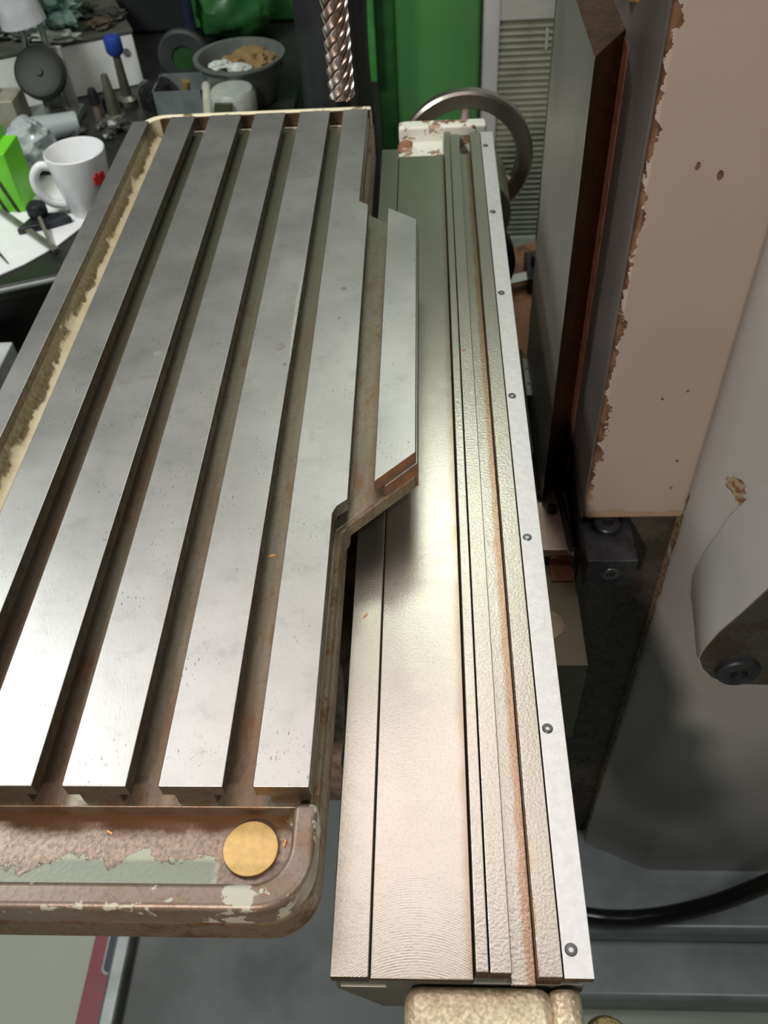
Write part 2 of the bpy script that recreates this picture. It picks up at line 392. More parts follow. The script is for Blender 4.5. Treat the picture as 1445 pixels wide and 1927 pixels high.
# left gutter: a concave cream channel
bm = B(); prof = [(-.2795, -.004), (-.2790, -.012), (-.2765, -.0175), (-.2720, -.0205), (-.2660, -.0205), (-.2600, -.018), (-.2570, -.014), (-.2570, -.030), (-.2795, -.030)]
prism_y(bm, prof, .160, .868)
obj('gutter_channel', bm, CHANNEL, T, smooth=True)
# ribs between the slots
def rib(x0, x1, lu=True, ru=True, y0=Y0, y1=Y1):
    bm = B(); l = .0055 if lu else 0; r = .0055 if ru else 0
    prof = [(x0, 0), (x1, 0), (x1, -.0095)]
    if ru: prof += [(x1-r, -.0095)]
    prof += [(x1-r, -.0181), (x0+l, -.0181)]
    if lu: prof += [(x0+l, -.0095)]
    prof += [(x0, -.0095)]
    prism_y(bm, prof, y0, y1); return bm
ribs = [(-.2580, -.2335, False, True), (-.2183, -.1868, True, True), (-.1728, -.1427, True, True), (-.1278, -.0980, True, True)]
def assign_sides(o, side):
    """machined top keeps its own steel, flanks and ends are darker brown steel"""
    me = o.data; me.materials.append(side)
    for p in me.polygons:
        if p.normal.z < .5: p.material_index = 1
for x0, x1, lu, ru in ribs:
    o = obj('table_rib', rib(x0, x1, lu, ru), TABLE, T, bev=.0006); assign_sides(o, SIDE)
bm = B(); box(bm, -.2955, -.2793, .120, .8625, -.029, 0)
o = obj('edge_rib', bm, TABLE, T, bev=.0006); assign_sides(o, SIDE)
bm = B()
prism_z(bm, [(-.0842, Y0), (-.0585, Y0), (-.0592, .3340), (-.0570, .3395), (-.0510, .3450), (-.0526, .6830), (-.0605, .6900), (-.0607, Y1), (-.0848, Y1)], -.0095, 0)
box(bm, -.0780, -.0600, Y0+.0002, Y1-.0002, -.0181, -.0090)
o = obj('table_rib', bm, TABLE, T, bev=.0006); assign_sides(o, SIDE)
bm = B()
prism_z(bm, [(-.0362, .3587), (-.0114, .3834), (-.0118, .6570), (-.0358, .6770)], -.0095, 0)
prism_z(bm, [(-.0306, .3628), (-.0104, .3830), (-.0108, .6575), (-.0310, .6735)], -.0295, -.0092)
o = obj('lug_rib', bm, TABLE, T, bev=.0006); me = o.data; me.materials.append(SIDE); me.materials.append(RUST)
for p in me.polygons:
    if p.normal.z < .5: p.material_index = 2 if p.normal.y < -.3 else 1
bm = B(); cyl(bm, (-.0868, .1500, -.0268), (-.0868, .1500, -.0242), .0128, 40)
tag(obj('drain_plug', bm, BRASS, T, bev=.0004), 'round brass drain plug')
bm = B(); box(bm, -.22, -.1005, .44, .80, -.16, -.052)
obj('support_bracket', bm, EDGE, T, bev=.004)
# nick in the fourth rib edge and shallow drilled marks
MARK = plain('dull_mark', (.22, .21, .2), .6, .5)
for (x, y, r) in ((-.0660, .560, .0022), (-.0672, .523, .0014), (-.1014, .4715, .0014), (-.1074, .4915, .0045), (-.1930, .487, .003)):
    bm = B(); lathe(bm, (x, y, .00005), (0, 0, 1), [(r, 0), (r*.8, .00005), (0, .00006)], 20)
    obj('surface_mark', bm, MARK, T)
bm = B(); pts = [(-.0975, .590), (-.0981, .560), (-.0981, .52), (-.0981, .478)]
poly = [(-.0980, .602), (-.1003, .580), (-.1010, .545), (-.1006, .51), (-.0998, .485), (-.0980, .472)]
prism_z(bm, poly, -.0006, .00012)
obj('chipped_edge', bm, mk_brushed('chip_steel', (.6, .58, .56), (1, 1, 1), .4, .9, .6), T, bev=.0002)

# ------------------------------------------------------------------ slideway
S = thing('slideway', (.01, .52, -.12), 'long straight milled steel slideway with stepped guide rails right of the slotted table', 'slideway')
ZS = -.060; SY0, SY1 = .1065, .905
SLSIDE = plain('grey_green_end_steel', (.16, .165, .14), .45, .5, .1, 40)
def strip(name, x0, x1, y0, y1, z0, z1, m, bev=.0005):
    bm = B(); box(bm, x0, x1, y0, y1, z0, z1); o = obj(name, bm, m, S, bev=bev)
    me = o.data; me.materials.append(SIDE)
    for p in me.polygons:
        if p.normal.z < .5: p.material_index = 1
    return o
bm = B()
prism_y(bm, [(-.0500, -.0685), (.0140, -.0685), (.0142, -.073), (.0650, -.073), (.0650, -.085), (.045, -.118), (-.03, -.118), (-.0500, -.085)], SY0+.0004, SY1-.003)
obj('slide_body', bm, SLSIDE, S, bev=.001)
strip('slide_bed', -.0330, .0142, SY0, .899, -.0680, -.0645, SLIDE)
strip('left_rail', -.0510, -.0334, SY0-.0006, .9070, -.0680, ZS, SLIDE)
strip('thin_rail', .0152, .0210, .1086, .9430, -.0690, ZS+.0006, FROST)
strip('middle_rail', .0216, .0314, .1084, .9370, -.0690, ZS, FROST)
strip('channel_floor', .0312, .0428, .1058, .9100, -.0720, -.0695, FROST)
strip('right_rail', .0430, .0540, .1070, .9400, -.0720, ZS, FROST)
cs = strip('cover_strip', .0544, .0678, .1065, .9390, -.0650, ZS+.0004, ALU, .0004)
tag(cs, 'bright aluminium cover strip with screws')
first = None
for y in (.0, .131, .2655, .4, .5315, .6625, .793):
    yy = .118+y if y == 0 else .1035+y
for i, y in enumerate((.1185, .2290, .3640, .5025, .6360, .7700, .9060)):
    x = .0586
    if first is None:
        bm = B(); c = (x, y, ZS+.0004)
        lathe(bm, c, (0, 0, 1), [(.0029, 0), (.0029, .0004), (.0025, .0008), (.0013, .0008), (.0012, -.0002), (0, -.0003)], 24)
        first = obj('cap_screw', bm, SCREW, cs, base=c, smooth=True)
    else:
        o = first.copy(); COL.objects.link(o); o.location = first.location+Vector((0, y-.1185, 0))
# near feed bracket and slots in the end face
bm = B(); box(bm, -.0175, .0500, -.02, .1060, -.130, -.0685)
obj('feed_bracket', bm, CASTM, S, bev=.007, segs=4)
bm = B(); tube(bm, [(.0555, -.02, -.077), (.0555, .1055, -.077)], .0078, 20); box(bm, .048, .0630, -.02, .1050, -.13, -.078)
obj('bracket_flange', bm, CASTM, S, bev=.003)
bm = B(); box(bm, -.0475, -.0260, .1060, .1072, -.0790, -.0770)
obj('end_slot_plate', bm, plain('slot_plate', (.45, .45, .40), .35, .8), S, bev=.0003)
# far end bracket, cream painted
bm = B(); box(bm, -.0340, .0620, .948, .966, -.105, -.056); box(bm, -.034, .016, .905, .949, -.11, -.071)
obj('end_bracket', bm, mk_peel('cream_end_bracket_paint', (.66, .68, .60), (.40, .27, .2), .56, .58, 60, .4), S, bev=.003)
bm = B(); lathe(bm, (-.026, .945, -.078), (0, -1, 0), [(0, 0), (.010, 0), (.010, .012), (.006, .014), (0, .014)], 24)
obj('bracket_boss', bm, RUST, S, smooth=True)
bm = B(); cyl(bm, (.048, .968, -.175), (.048, 1.060, -.175), .048, 40)
obj('screw_housing', bm, plain('olive_housing_paint', (.20, .21, .15), .45), S, bev=.002)
bm = B(); lathe(bm, (.038, .86, -.178), (0, 1, 0), [(0, 0), (.05, 0), (.056, .006), (.056, .02), (.04, .03), (.04, .1), (0, .1)], 40)
obj('black_dial', bm, BLACKMETAL, S, smooth=True)

HW = thing('handwheel', (.0445, 1.085, -.160), 'round grey steel handwheel at the far end of the slideway', 'handwheel')
c = (.0445, 1.085, -.160)
bm = B(); Rr = .0755; w2 = .0105; d2 = .009
a, u, v = frame((0, 1, 0)); N = 72; prof = [(-w2, -d2), (w2, -d2), (w2, d2), (-w2, d2)]
prof = [(-w2, -d2+.003), (-w2+.003, -d2), (w2-.003, -d2), (w2, -d2+.003), (w2, d2-.003), (w2-.003, d2), (-w2+.003, d2), (-w2, d2-.003)]
rings = [[bm.verts.new(Vector(c)+(u*math.cos(2*PI*i/N)+v*math.sin(2*PI*i/N))*(Rr+p[0])+a*p[1]) for p in prof] for i in range(N)]
for i in range(N):
    for k in range(8): bm.faces.new((rings[i][k], rings[i][(k+1) % 8], rings[(i+1) % N][(k+1) % 8], rings[(i+1) % N][k]))
obj('wheel_rim', bm, mk_brushed('turned_wheel_steel', (.34, .31, .28), (1, 1, 1), .32, .9, .1), HW, smooth=True)
bm = B(); lathe(bm, (c[0], c[1]-.02, c[2]), (0, 1, 0), [(0, 0), (.018, 0), (.02, .004), (.02, .04), (0, .04)], 32)
obj('wheel_hub', bm, ENAMEL, HW, smooth=True)
for k in range(3):
    an = PI/2+k*2*PI/3; d = Vector((math.cos(an), 0, math.sin(an)))
    bm = B(); cyl(bm, Vector(c)+d*.015, Vector(c)+d*.068, .0075, 16, .006)
    obj('spoke', bm, plain('pinkish_spoke_steel', (.6, .5, .48), .4, .6), HW, smooth=True)

# ------------------------------------------------------------------ vertical carriage carrying the slideway
K = thing('vertical_carriage', (.03, .45, -.40), 'dark carriage casting below the slideway, clamped on the column way', 'machine carriage')
bm = B()
prism_z(bm, [(-.10, .86), (-.10, .318), (-.080, .3175), (-.071, .3155), (-.066, .311), (-.0635, .305), (-.0605, .284), (-.0590, .255), (-.0600, .235), (-.04, .233), (.07, .233), (.07, .86)], -.36, -.1185)
obj('saddle_casting', bm, PINK, K, bev=.004)
bm = B(); box(bm, .060, .1250, .3930, .5000, -.385, -.260)
o = obj('guide_block', bm, BLOCKM, K, bev=.0008)
o.data.materials.append(plain('dark_block_face', (.12, .11, .09), .5, .5))
for p in o.data.polygons:
    if p.normal.z < .5: p.material_index = 1
bm = B(); lathe(bm, (.0945, .434, -.2598), (0, 0, 1), [(0, .0004), (.0150, .0004), (.0152, 0), (.0152, -.001)], 48)
tag(obj('machined_spot', bm, mk_brushed('spot_steel', (.34, .25, .18), (1, 1, 1), .3, .95, .2), K, smooth=True), 'round machined spot face')
bm = B(); box(bm, .070, .1245, .5010, .5900, -.250, -.240)
obj('wiper_plate', bm, PLATE, K, bev=.001)
bm = B(); box(bm, .103, .1235, .4990, .5020, -.263, -.2500); box(bm, .103, .1235, .4800, .5000, -.2600, -.2585)
obj('rust_pocket', bm, REDRUST, K)
bm = B(); box(bm, .060, .126, .503, .70, -.40, -.2505)
obj('carriage_core', bm, DARKP, K, bev=.001)
# rubber wiper: runs along the way face, turns round the dovetail lip and down the flat
bm = B()
tube(bm, [(.0965, .755, -.2365), (.0965, .563, -.2365)], .0030, 8)
tube(bm, [(.0965, .563, -.2365), (.1225, .592, -.2365)], .0034, 8)
tube(bm, [(.1170, .575, -.2365), (.1215, .498, -.2365)], .0034, 8)
tube(bm, [(.1225, .592, -.2365), (.1235, .570, -.2365)], .0030, 8)
obj('rubber_wiper', bm, BLACK, K)
bm = B(); box(bm, .0700, .0950, .60, .76, -.2400, -.2150)
obj('wiper_holder', bm, BLACKMETAL, K, bev=.001)
bm = B(); cc = (.1085, .5480, -.2400)
lathe(bm, cc, (0, 0, 1), [(.0048, 0), (.0048, .0058), (.0040, .0066), (.0024, .0066), (.0022, .003), (0, .003)], 28)
tag(obj('socket_bolt', bm, BLACKMETAL, K, smooth=True), 'black socket head bolt')
# rusty castings seen between the cover strip and the way
bm = B(); prism_z(bm, [(.082, .757), (.135, .750), (.175, 1.125), (.082, 1.09)], -.50, -.300)
obj('rear_casting', bm, mk_peel('rusted_rear_paint', (.36, .17, .08), (.20, .10, .05), .5, .52, 30, .55, (.42, .2, .09)), K, bev=.002)
bm = B(); obox(bm, (.118, 1.0, -.285), (1, .35, 0), (-.35, 1, 0), (0, 0, 1), .022, .009, .003)
obj('stop_tab', bm, ALU, K, bev=.0006)
bm = B(); cyl(bm, (.145, 1.02, -.30), (.145, 1.02, -.262), .014, 20); box(bm, .125, .16, .985, 1.05, -.30, -.276)
obj('limit_switch', bm, BLACKMETAL, K, bev=.001)
bm = B(); box(bm, .085, .104, .690, .750, -.30, -.220)
obj('scale_plate', bm, plain('pale_scale_plate', (.40, .41, .36), .45, .2), K, bev=.0006)
for y in (.708, .732):
    bm = B(); cyl(bm, (.0985, y, -.2202), (.0985, y, -.2195), .0013, 12); obj('plate_hole', bm, BLACK, K)

# ------------------------------------------------------------------ column
C = thing('machine_column', (.20, .60, -.90), 'tall painted machine column on the right with chipped beige corner and dovetail way', 'machine column')
zt = .62
bm = B(); prism_z(bm, [(.1262, .5000), (.2120, .5000), (.2120, .95), (.1262, .95)], -.1990, zt)
obj('upper_column', bm, COLP, C, bev=.005, segs=4)
bm = B(); box(bm, .1250, .1268, .5015, .9490, -.1985, zt)
obj('flat_face', bm, GREYSTEEL, C, bev=.0004)
bm = B(); box(bm, .1246, .1264, .5832, .6000, -.235, .1540)
obj('rust_line', bm, REDRUST, C)
bm = B(); prism_z(bm, [(.1000, .5580), (.1000, .7510), (.1262, .7600), (.1262, .6030)], -.60, .1580)
o = obj('dovetail_way', bm, WAY, C, bev=.0006); o.data.materials.append(FLANK)
for p in o.data.polygons:
    if p.normal.y < -.3 or p.normal.z > .5: p.material_index = 1
bm = B(); box(bm, .1290, .2120, .5120, .95, -.90, -.1985)
obj('lower_column', bm, DARKP, C)
# fluted side casting (plan outline, flared towards the base)
UP = [(.2105, .5020), (.2135, .4960), (.2200, .4850), (.2290, .4720), (.2400, .4600), (.2530, .4520), (.2700, .4480), (.2920, .4460), (.3150, .4420), (.3350, .4400)]
LO = [(.2105, .5020), (.2135, .5000), (.2180, .4980), (.2260, .4940), (.2385, .4900), (.2400, .4885), (.2620, .4780), (.2900, .4665), (.2930, .4655), (.3350, .4650)]
def plan(f, e=0):
    pts = [(a[0]*(1-f)+b[0]*f, a[1]*(1-f)+b[1]*f-e) for a, b in zip(UP, LO)]
    return pts+[(.50, .438*(1-f)+.464*f-e), (.62, .434*(1-f)+.464*f-e), (.62, .95), (.2105, .95)]
bm = B(); zs = [(-.905, 1, .012), (-.885, 1, .003), (-.86, 1, 0), (-.80, 1, 0), (-.70, .72, 0), (-.60, .40, 0), (-.50, .12, 0), (-.42, .0, 0), (-.2, .0, 0), (zt, 0, 0)]
rings = []
for z, f, e in zs: rings.append([bm.verts.new((x, y, z)) for x, y in plan(f, e)])
for a, b in zip(rings, rings[1:]):
    n = len(a)
    for i in range(n): bm.faces.new((a[i], a[(i+1) % n], b[(i+1) % n], b[i]))
bm.faces.new(rings[-1])
obj('side_casting', bm, GREYP, C, smooth=True)
# lug with machined pad and bolt
YP = .360
fr = [(.1941, -.1986), (.1953, -.1856), (.2010, -.1634), (.2120, -.1374), (.2230, -.1080), (.2500, -.0500), (.3000, -.0200), (.3000, -.2400), (.2551, -.2370), (.2254, -.2355), (.2089, -.2251), (.1993, -.2120)]
bk = [(.2160, -.225), (.2200, -.195), (.2300, -.150), (.2600, -.080), (.2900, -.010), (.3120, .040), (.3300, .060), (.3300, -.300), (.2650, -.292), (.2400, -.285), (.2280, -.272), (.2200, -.252)]
bm = B(); NS = 14; rings = []
for k in range(NS+1):
    f = k/NS; g = f**1.15
    rings.append([bm.verts.new((p[0]+(q[0]-p[0])*g, YP+.100*f, p[1]+(q[1]-p[1])*g)) for p, q in zip(fr, bk)])
for a_, b_ in zip(rings, rings[1:]):
    for i in range(len(fr)): bm.faces.new((a_[i], a_[(i+1) % len(fr)], b_[(i+1) % len(fr)], b_[i]))
bm.faces.new(rings[0][::-1]); bm.faces.new(rings[-1])
obj('lug', bm, plain('grey_lug_enamel', (.33, .325, .32), .27, 0, .05, 6), C, smooth=True)
bm = B(); cxm = sum(x for x, z in fr)/len(fr); czm = sum(z for x, z in fr)/len(fr)
ins = [(x+(cxm-x)*.035, z+(czm-z)*.035) for x, z in fr]
prism_y(bm, ins, YP-.0012, YP+.002)
tag(obj('machined_pad', bm, PADM, C, bev=.0004), 'dark machined pad')
bm = B(); lathe(bm, (.2262, YP-.0010, -.2110), (0, -1, 0), [(.0162, 0), (.0162, .0040), (.0148, .0055), (.0065, .0055), (.0060, .002), (0, .002)], 36)
tag(obj('pad_bolt', bm, BLACKMETAL, C, smooth=True), 'black countersunk bolt')
# base flange
bm = B(); prism_z(bm, rounded(.16, .80, .372, .98, .03), -.945, -.900)
obj('base_flange', bm, ENAMEL, C, bev=.012, segs=4)
bm = B(); prism_z(bm, rounded(.12, .85, .300, 1.02, .02), -.9995, -.944)
obj('base_plinth', bm, ENAMEL, C, bev=.010, segs=4)
# stop block and the bolt behind it
bm = B(); box(bm, .1260, .1685, .4600, .5130, -.2390, -.2060)
o = obj('stop_block', bm, BLACKMETAL, C, bev=.0012)
bm = B(); lathe(bm, (.1475, .4602, -.2225), (0, -1, 0), [(.0080, 0), (.0080, .0006), (.0070, .0006), (.0065, .0012), (.0040, .0012), (.0036, -.002), (0, -.002)], 30)
tag(obj('block_screw', bm, SCREW, C, smooth=True), 'dark set screw with rust in its socket')
bm = B(); lathe(bm, (.1475, .4985, -.2060), (0, 0, 1), [(.0115, 0), (.0115, .005), (.0105, .006), (.005, .006), (.0045, .003), (0, .003)], 30)
obj('clamp_bolt', bm, BLACKMETAL, C, smooth=True)
bm = B(); box(bm, .132, .146, .508, .5125, -.50, -.240)
obj('guide_slot', bm, BLACK, C)
bm = B(); cyl(bm, (.1190, .590, .1855), (.1350, .572, .1855), .0065, 20); cyl(bm, (.112, .598, .1855), (.119, .590, .1855), .008, 6)
tag(obj('oil_fitting', bm, BRASS, C, smooth=True), 'brass oil fitting')
bm = B(); box(bm, .126, .150, .40, .43, -.47, -.42)
bm.free()

# hose
bm = B()
tube(bm, smoothpath([(.09, .50, -.955), (.118, .43, -.915), (.165, .396, -.8875), (.225, .386, -.8875), (.290, .387, -.880), (.355, .392, -.845), (.410, .398, -.785), (.460, .40, -.70), (.50, .40, -.60)], 8), .0115, 14)
tag(obj('black_hose', bm, plain('glossy_black_hose', (.012, .013, .012), .2), smooth=True), 'glossy black hose curving over the base casting at lower right', 'hose')

# ------------------------------------------------------------------ end mill
MC = Vector((-.0538, .550, 0)); rm = .0081; z0 = .1440
EM = thing('end_mill', (MC.x, MC.y, z0), 'helical fluted steel end mill pointing down above the far table end', 'milling cutter')
bm = B(); NF = 6; SEG = 96; H = .075; L = 110; rings = []
def flute(th):
    p = (th*NF/(2*PI)) % 1.0
    if p < .07: return 1.0
    q = (p-.07)/.93
    return 1-.20*min(1, q/.14)**.6*(1-q**1.6)
for k in range(L+1):
    h = H*k/L; tw = h*2*PI/.046; ring = []
    for i in range(SEG):
        th = 2*PI*i/SEG; r = rm*flute(th)
        r = min(r, rm*(.86+.14*min(1, k/2.0)))
        a = tw-th
        dz = .0
        if k == 0: dz = .0016*(1-flute(th))/.17
        ring.append(bm.verts.new((MC.x+r*math.cos(a), MC.y+r*math.sin(a), z0+h+dz)))
    rings.append(ring)
for a, b in zip(rings, rings[1:]):
    for i in range(SEG): bm.faces.new((a[i], a[(i+1) % SEG], b[(i+1) % SEG], b[i]))
cv = bm.verts.new((MC.x, MC.y, z0+.0015))
for i in range(SEG): bm.faces.new((rings[0][(i+1) % SEG], rings[0][i], cv))
bm.faces.new(rings[-1])
t = NT('worn_cutter_steel'); n = t.noise(120, 4, .6)
MILLM = t.out(t.mix(t.ramp(n, .35, .65), (.52, .48, .46), (.40, .31, .26)), .25, 1.0, t.bump(t.noise(400), .15, .0003))
obj('flutes', bm, MILLM, EM, smooth=True)
bm = B(); cyl(bm, (MC.x, MC.y, z0+H-.001), (MC.x, MC.y, z0+.14), rm, 32)
obj('shank', bm, MILLM, EM, smooth=True)
SP = B(); lathe(SP, (MC.x, MC.y, z0+.14), (0, 0, 1), [(0, 0), (.022, 0), (.026, .006), (.03, .06), (.045, .065), (.045, .2), (0, .2)], 40)
tag(obj('spindle_nose', SP, BLACKMETAL, smooth=True), 'dark spindle nose holding the fluted cutter above the frame', 'spindle')

# ------------------------------------------------------------------ under the machine
CT = thing('chip_tray', (-.1, .3, -.99), 'grey sheet metal drip tray on the floor under the table with a raised edge', 'tray')
bm = B(); box(bm, -.462, .115, -.6, 1.3, -.9990, -.975)
obj('tray_sheet', bm, TRAYM, CT, bev=.002)
bm = B(); box(bm, -.470, -.446, -.6, 1.3, -.999, -.950)
obj('raised_edge', bm, plain('pale_edge_metal', (.30, .32, .31), .4, .3), CT, bev=.005, segs=3)
bm = B(); box(bm, -.44, .11, .66, .76, -.975, -.90)
tag(obj('cross_beam', bm, plain('black_beam', (.025, .024, .022), .6), CT, bev=.003), 'black cross beam')
BP = thing('printed_board', (-.75, .2, -.995), 'pale board with a crimson border lying on the floor left of the tray', 'board')
bm = B(); box(bm, -1.25, -.471, -.7, .75, -.9998, -.9850)
obj('board_sheet', bm, plain('pale_board', (.60, .63, .54), .5, 0, .03, 5), BP, bev=.001)
bm = B(); box(bm, -.5120, -.4715, -.7, .75, -.9849, -.9842)
obj('crimson_border', bm, plain('crimson_print', (.36, .045, .075), .45, 0, .05), BP)
bm = B(); prism_z(bm, rounded(-.4915, -.470, .330, .9, .008), -.9843, -.9832)
obj('white_outline', bm, plain('white_outline_print', (.6, .6, .58), .5, 0, .03), BP)
bm = B(); prism_z(bm, rounded(-.4890, -.470, .333, .9, .007), -.9834, -.9826)
obj('navy_inset', bm, plain('navy_print', (.05, .065, .10), .5, 0, .05), BP)
bm = B(); lathe(bm, (.085, .055, -.16), (0, 0, 1), [(0, 0), (.02, 0), (.021, .05), (.016, .056), (0, .056)], 24)
bm.free()
KN = thing('oil_cup', (.0748, .088, -.112), 'small round yellowish corroded oil cup beside the bright end casting', 'oil cup')
bm = B(); cyl(bm, (.060, .088, -.100), (.0745, .088, -.100), .005, 16)
obj('cup_stem', bm, SIDE, KN)
bm = B(); lathe(bm, (.0748, .088, -.112), (0, 0, 1), [(0, 0), (.0095, 0), (.0110, .004), (.0110, .022), (.0090, .026), (0, .0265)], 32)
obj('cup_head', bm, mk_rusty('corroded_brass', (.35, .30, .12), (.14, .11, .04), scale=400, rough=.6, metal=.4, bump=1), KN, smooth=True)

# ------------------------------------------------------------------ workbench and clutter
ZB = -.25
WBN = thing('workbench', (-.85, 1.6, -.62), 'black topped workbench behind the left end of the table', 'workbench')
bm = B(); prism_z(bm, [(-1.60, .930), (-.62, .945), (-.49, .99), (-.225, 1.07), (-.225, 2.30), (-1.60, 2.30)], ZB-.022, ZB)
obj('bench_top', bm, plain('black_bench_top', (.022, .024, .022), .35), WBN, bev=.002)
bm = B(); tube(bm, [(-1.60, .929, ZB-.006), (-.62, .944, ZB-.006), (-.49, .989, ZB-.006), (-.225, 1.069, ZB-.006)], .004, 10)
obj('edge_trim', bm, plain('grey_edge_trim', (.22, .23, .22), .4), WBN, smooth=True)
bm = B(); prism_z(bm, [(-1.58, .95), (-.60, .97), (-.47, 1.02), (-.24, 1.10), (-.24, 2.25), (-1.58, 2.25)], -.62, ZB-.022)
obj('drawer_body', bm, plain('black_bench_body', (.012, .013, .012), .5), WBN, bev=.002)
PED = plain('grey_pedestal', (.4, .42, .4), .5)
for x_ in (-.62, -1.5):
    bm = B(); box(bm, x_, x_+.12, 1.02, 1.5, -1.0, -.62); obj('pedestal', bm, PED, WBN)
bm = B(); box(bm, -.66, -.565, .86, .94, -1.0, -.32)
tag(obj('pale_carton', bm, plain('pale_carton_board', (.42, .44, .42), .6), base=(-.61, .9, -1.0), bev=.002), 'pale grey box standing below the black bench front at the left edge', 'box')

bm = B(); prism_z(bm, [(x, y) for x, y in [(-.80, .965), (-.62, .965), (-.575, .984), (-.545, 1.012), (-.512, 1.056), (-.490, 1.105), (-.455, 1.15), (-.43, 1.22), (-.46, 1.26), (-.80, 1.26)]], ZB, ZB+.003)
tag(obj('white_tray', bm, plain('white_plastic', (.80, .80, .80), .4, 0, .03), bev=.001), 'white curved plastic tray on the black bench under the mug', 'tray')
ZT = ZB+.003

MG = thing('mug', (-.487, 1.153, ZT), 'white ceramic mug with a red mark on the white tray', 'mug')
MUGM = plain('white_ceramic', (.82, .82, .83), .15, 0, .02)
bm = B(); lathe(bm, (-.487, 1.153, ZT), (0, 0, 1), [(0, 0), (.029, 0), (.031, .003), (.0365, .04), (.0415, .083), (.0412, .086), (.0400, .087), (.0385, .085), (.034, .04), (.029, .007), (0, .006)], 48)
obj('mug_body', bm, MUGM, MG, smooth=True)
bm = B(); d = Vector((-.93, -.36, 0)).normalized(); c0 = Vector((-.487, 1.153, ZT))
hp = smoothpath([c0+d*.036+Vector((0, 0, .070)), c0+d*.050+Vector((0, 0, .074)), c0+d*.062+Vector((0, 0, .062)), c0+d*.063+Vector((0, 0, .042)), c0+d*.052+Vector((0, 0, .022)), c0+d*.033+Vector((0, 0, .014))], 6)
tube(bm, hp, .0062, 12)
obj('mug_handle', bm, MUGM, MG, smooth=True)
bm = B()
for i in range(5):
    a = math.radians(-44+i*5); r = .0400
    obox(bm, (c0.x+r*math.cos(a), c0.y+r*math.sin(a), ZT+.055+.002*math.sin(i*2)), (-math.sin(a), math.cos(a), 0), (math.cos(a), math.sin(a), .12), (0, 0, 1), .0024, .0006, .006+.002*(i % 2))
tag(obj('red_print', bm, plain('red_print', (.75, .04, .03), .4, 0, .03), MG), 'small red mark')

GREEN = plain('bright_green_plastic', (.16, .60, .03), .4, 0, .05)
GB = thing('green_box', (-.64, 1.18, ZT), 'bright green stepped plastic box with black stripes at the left edge', 'box')
bm = B(); box(bm, -.720, -.606, 1.150, 1.22, ZT, ZT+.100); box(bm, -.607, -.585, 1.150, 1.21, ZT, ZT+.086)
obj('box_body', bm, GREEN, GB, bev=.002)
for x0, zz in ((-.602, .050), (-.619, .070)):
    bm = B(); obox(bm, (x0, 1.1494, ZT+.028), (.95, 0, -.0), (0, 1, 0), (-.25, 0, .95), .0024, .0008, .028)
    tag(obj('black_stripe', bm, BLACK, GB), 'black stripe')

CL = thing('black_clamp', (-.540, 1.118, ZT), 'small black clamp block with rounded knob in front of the mug', 'clamp')
bm = B(); prism_z(bm, [(-.575, 1.085), (-.530, 1.100), (-.505, 1.115), (-.520, 1.130), (-.562, 1.128)], ZT, ZT+.010); obj('clamp_base', bm, BLACKMETAL, CL, bev=.002)
bm = B(); lathe(bm, (-.553, 1.120, ZT+.008), (0, 0, 1), [(.011, 0), (.014, .006), (.014, .016), (.010, .021), (0, .022)], 24); obj('knob', bm, BLACKMETAL, CL, smooth=True)
PALE = plain('pale_steel_rod', (.48, .43, .38), .35, .8, .1)
bm = B(); cyl(bm, (-.545, 1.103, ZT+.016), (-.512, 1.040, ZT+.004), .0028, 12)
tag(obj('threaded_rod', bm, PALE, smooth=True), 'thin pale steel rod leaning out from the black clamp', 'rod')
bm = B(); obox(bm, (-.563, 1.092, ZT+.0042), (.111, -.108, 0), (.108, .111, 0), (0, 0, 1), .080, .0042, .0030)
tag(obj('flat_bar', bm, plain('grey_steel_bar', (.22, .21, .19), .4, .6), bev=.0008), 'grey flat steel bar lying across the white tray towards the table', 'bar')
DV = thing('spring_divider', (-.575, 1.03, ZT), 'dark steel spring dividers lying on the white tray near its front edge', 'dividers')
for q in ((-.566, 1.012), (-.585, 1.000)):
    bm = B(); cyl(bm, (-.603, 1.055, ZT+.006), (q[0], q[1], ZT+.002), .0025, 10, .0008); obj('leg', bm, BLACKMETAL, DV, smooth=True)
bm = B(); lathe(bm, (-.604, 1.057, ZT), (0, 0, 1), [(0, 0), (.007, 0), (.007, .010), (0, .010)], 20); obj('pivot', bm, plain('divider_pivot', (.3, .3, .28), .4, .7), DV, smooth=True)

FILM = NT('crumpled_clear_film').out((.55, .60, .60), .25, 0, None, Transmission_Weight=.35, Alpha=1.0)
bm = B(); blob(bm, (-.605, 1.275, ZB+.040), (.036, .046, .036), .16, 2.2, 4, 3)
tag(obj('plastic_bag', bm, FILM, smooth=True), 'crumpled clear plastic bag between the green box and the mug', 'bag')
bm = B(); cyl(bm, (-.660, 1.372, ZB+.018), (-.575, 1.412, ZB+.016), .022, 24, .017)
tag(obj('clear_tube', bm, FILM, smooth=True), 'frosted clear plastic tube lying behind the mug', 'tube')
VB = thing('vise_block', (-.72, 1.43, ZB), 'beige metal vise block at the left edge behind the green box', 'block')
bm = B(); box(bm, -.80, -.668, 1.405, 1.462, ZB, ZB+.056); obj('block_body', bm, plain('beige_metal', (.36, .35, .27), .45, .2), VB, bev=.002)
bm = B(); box(bm, -.79, -.70, 1.415, 1.45, ZB+.056, ZB+.064); obj('jaw', bm, plain('pale_jaw', (.50, .54, .48), .4, .2), VB, bev=.001)

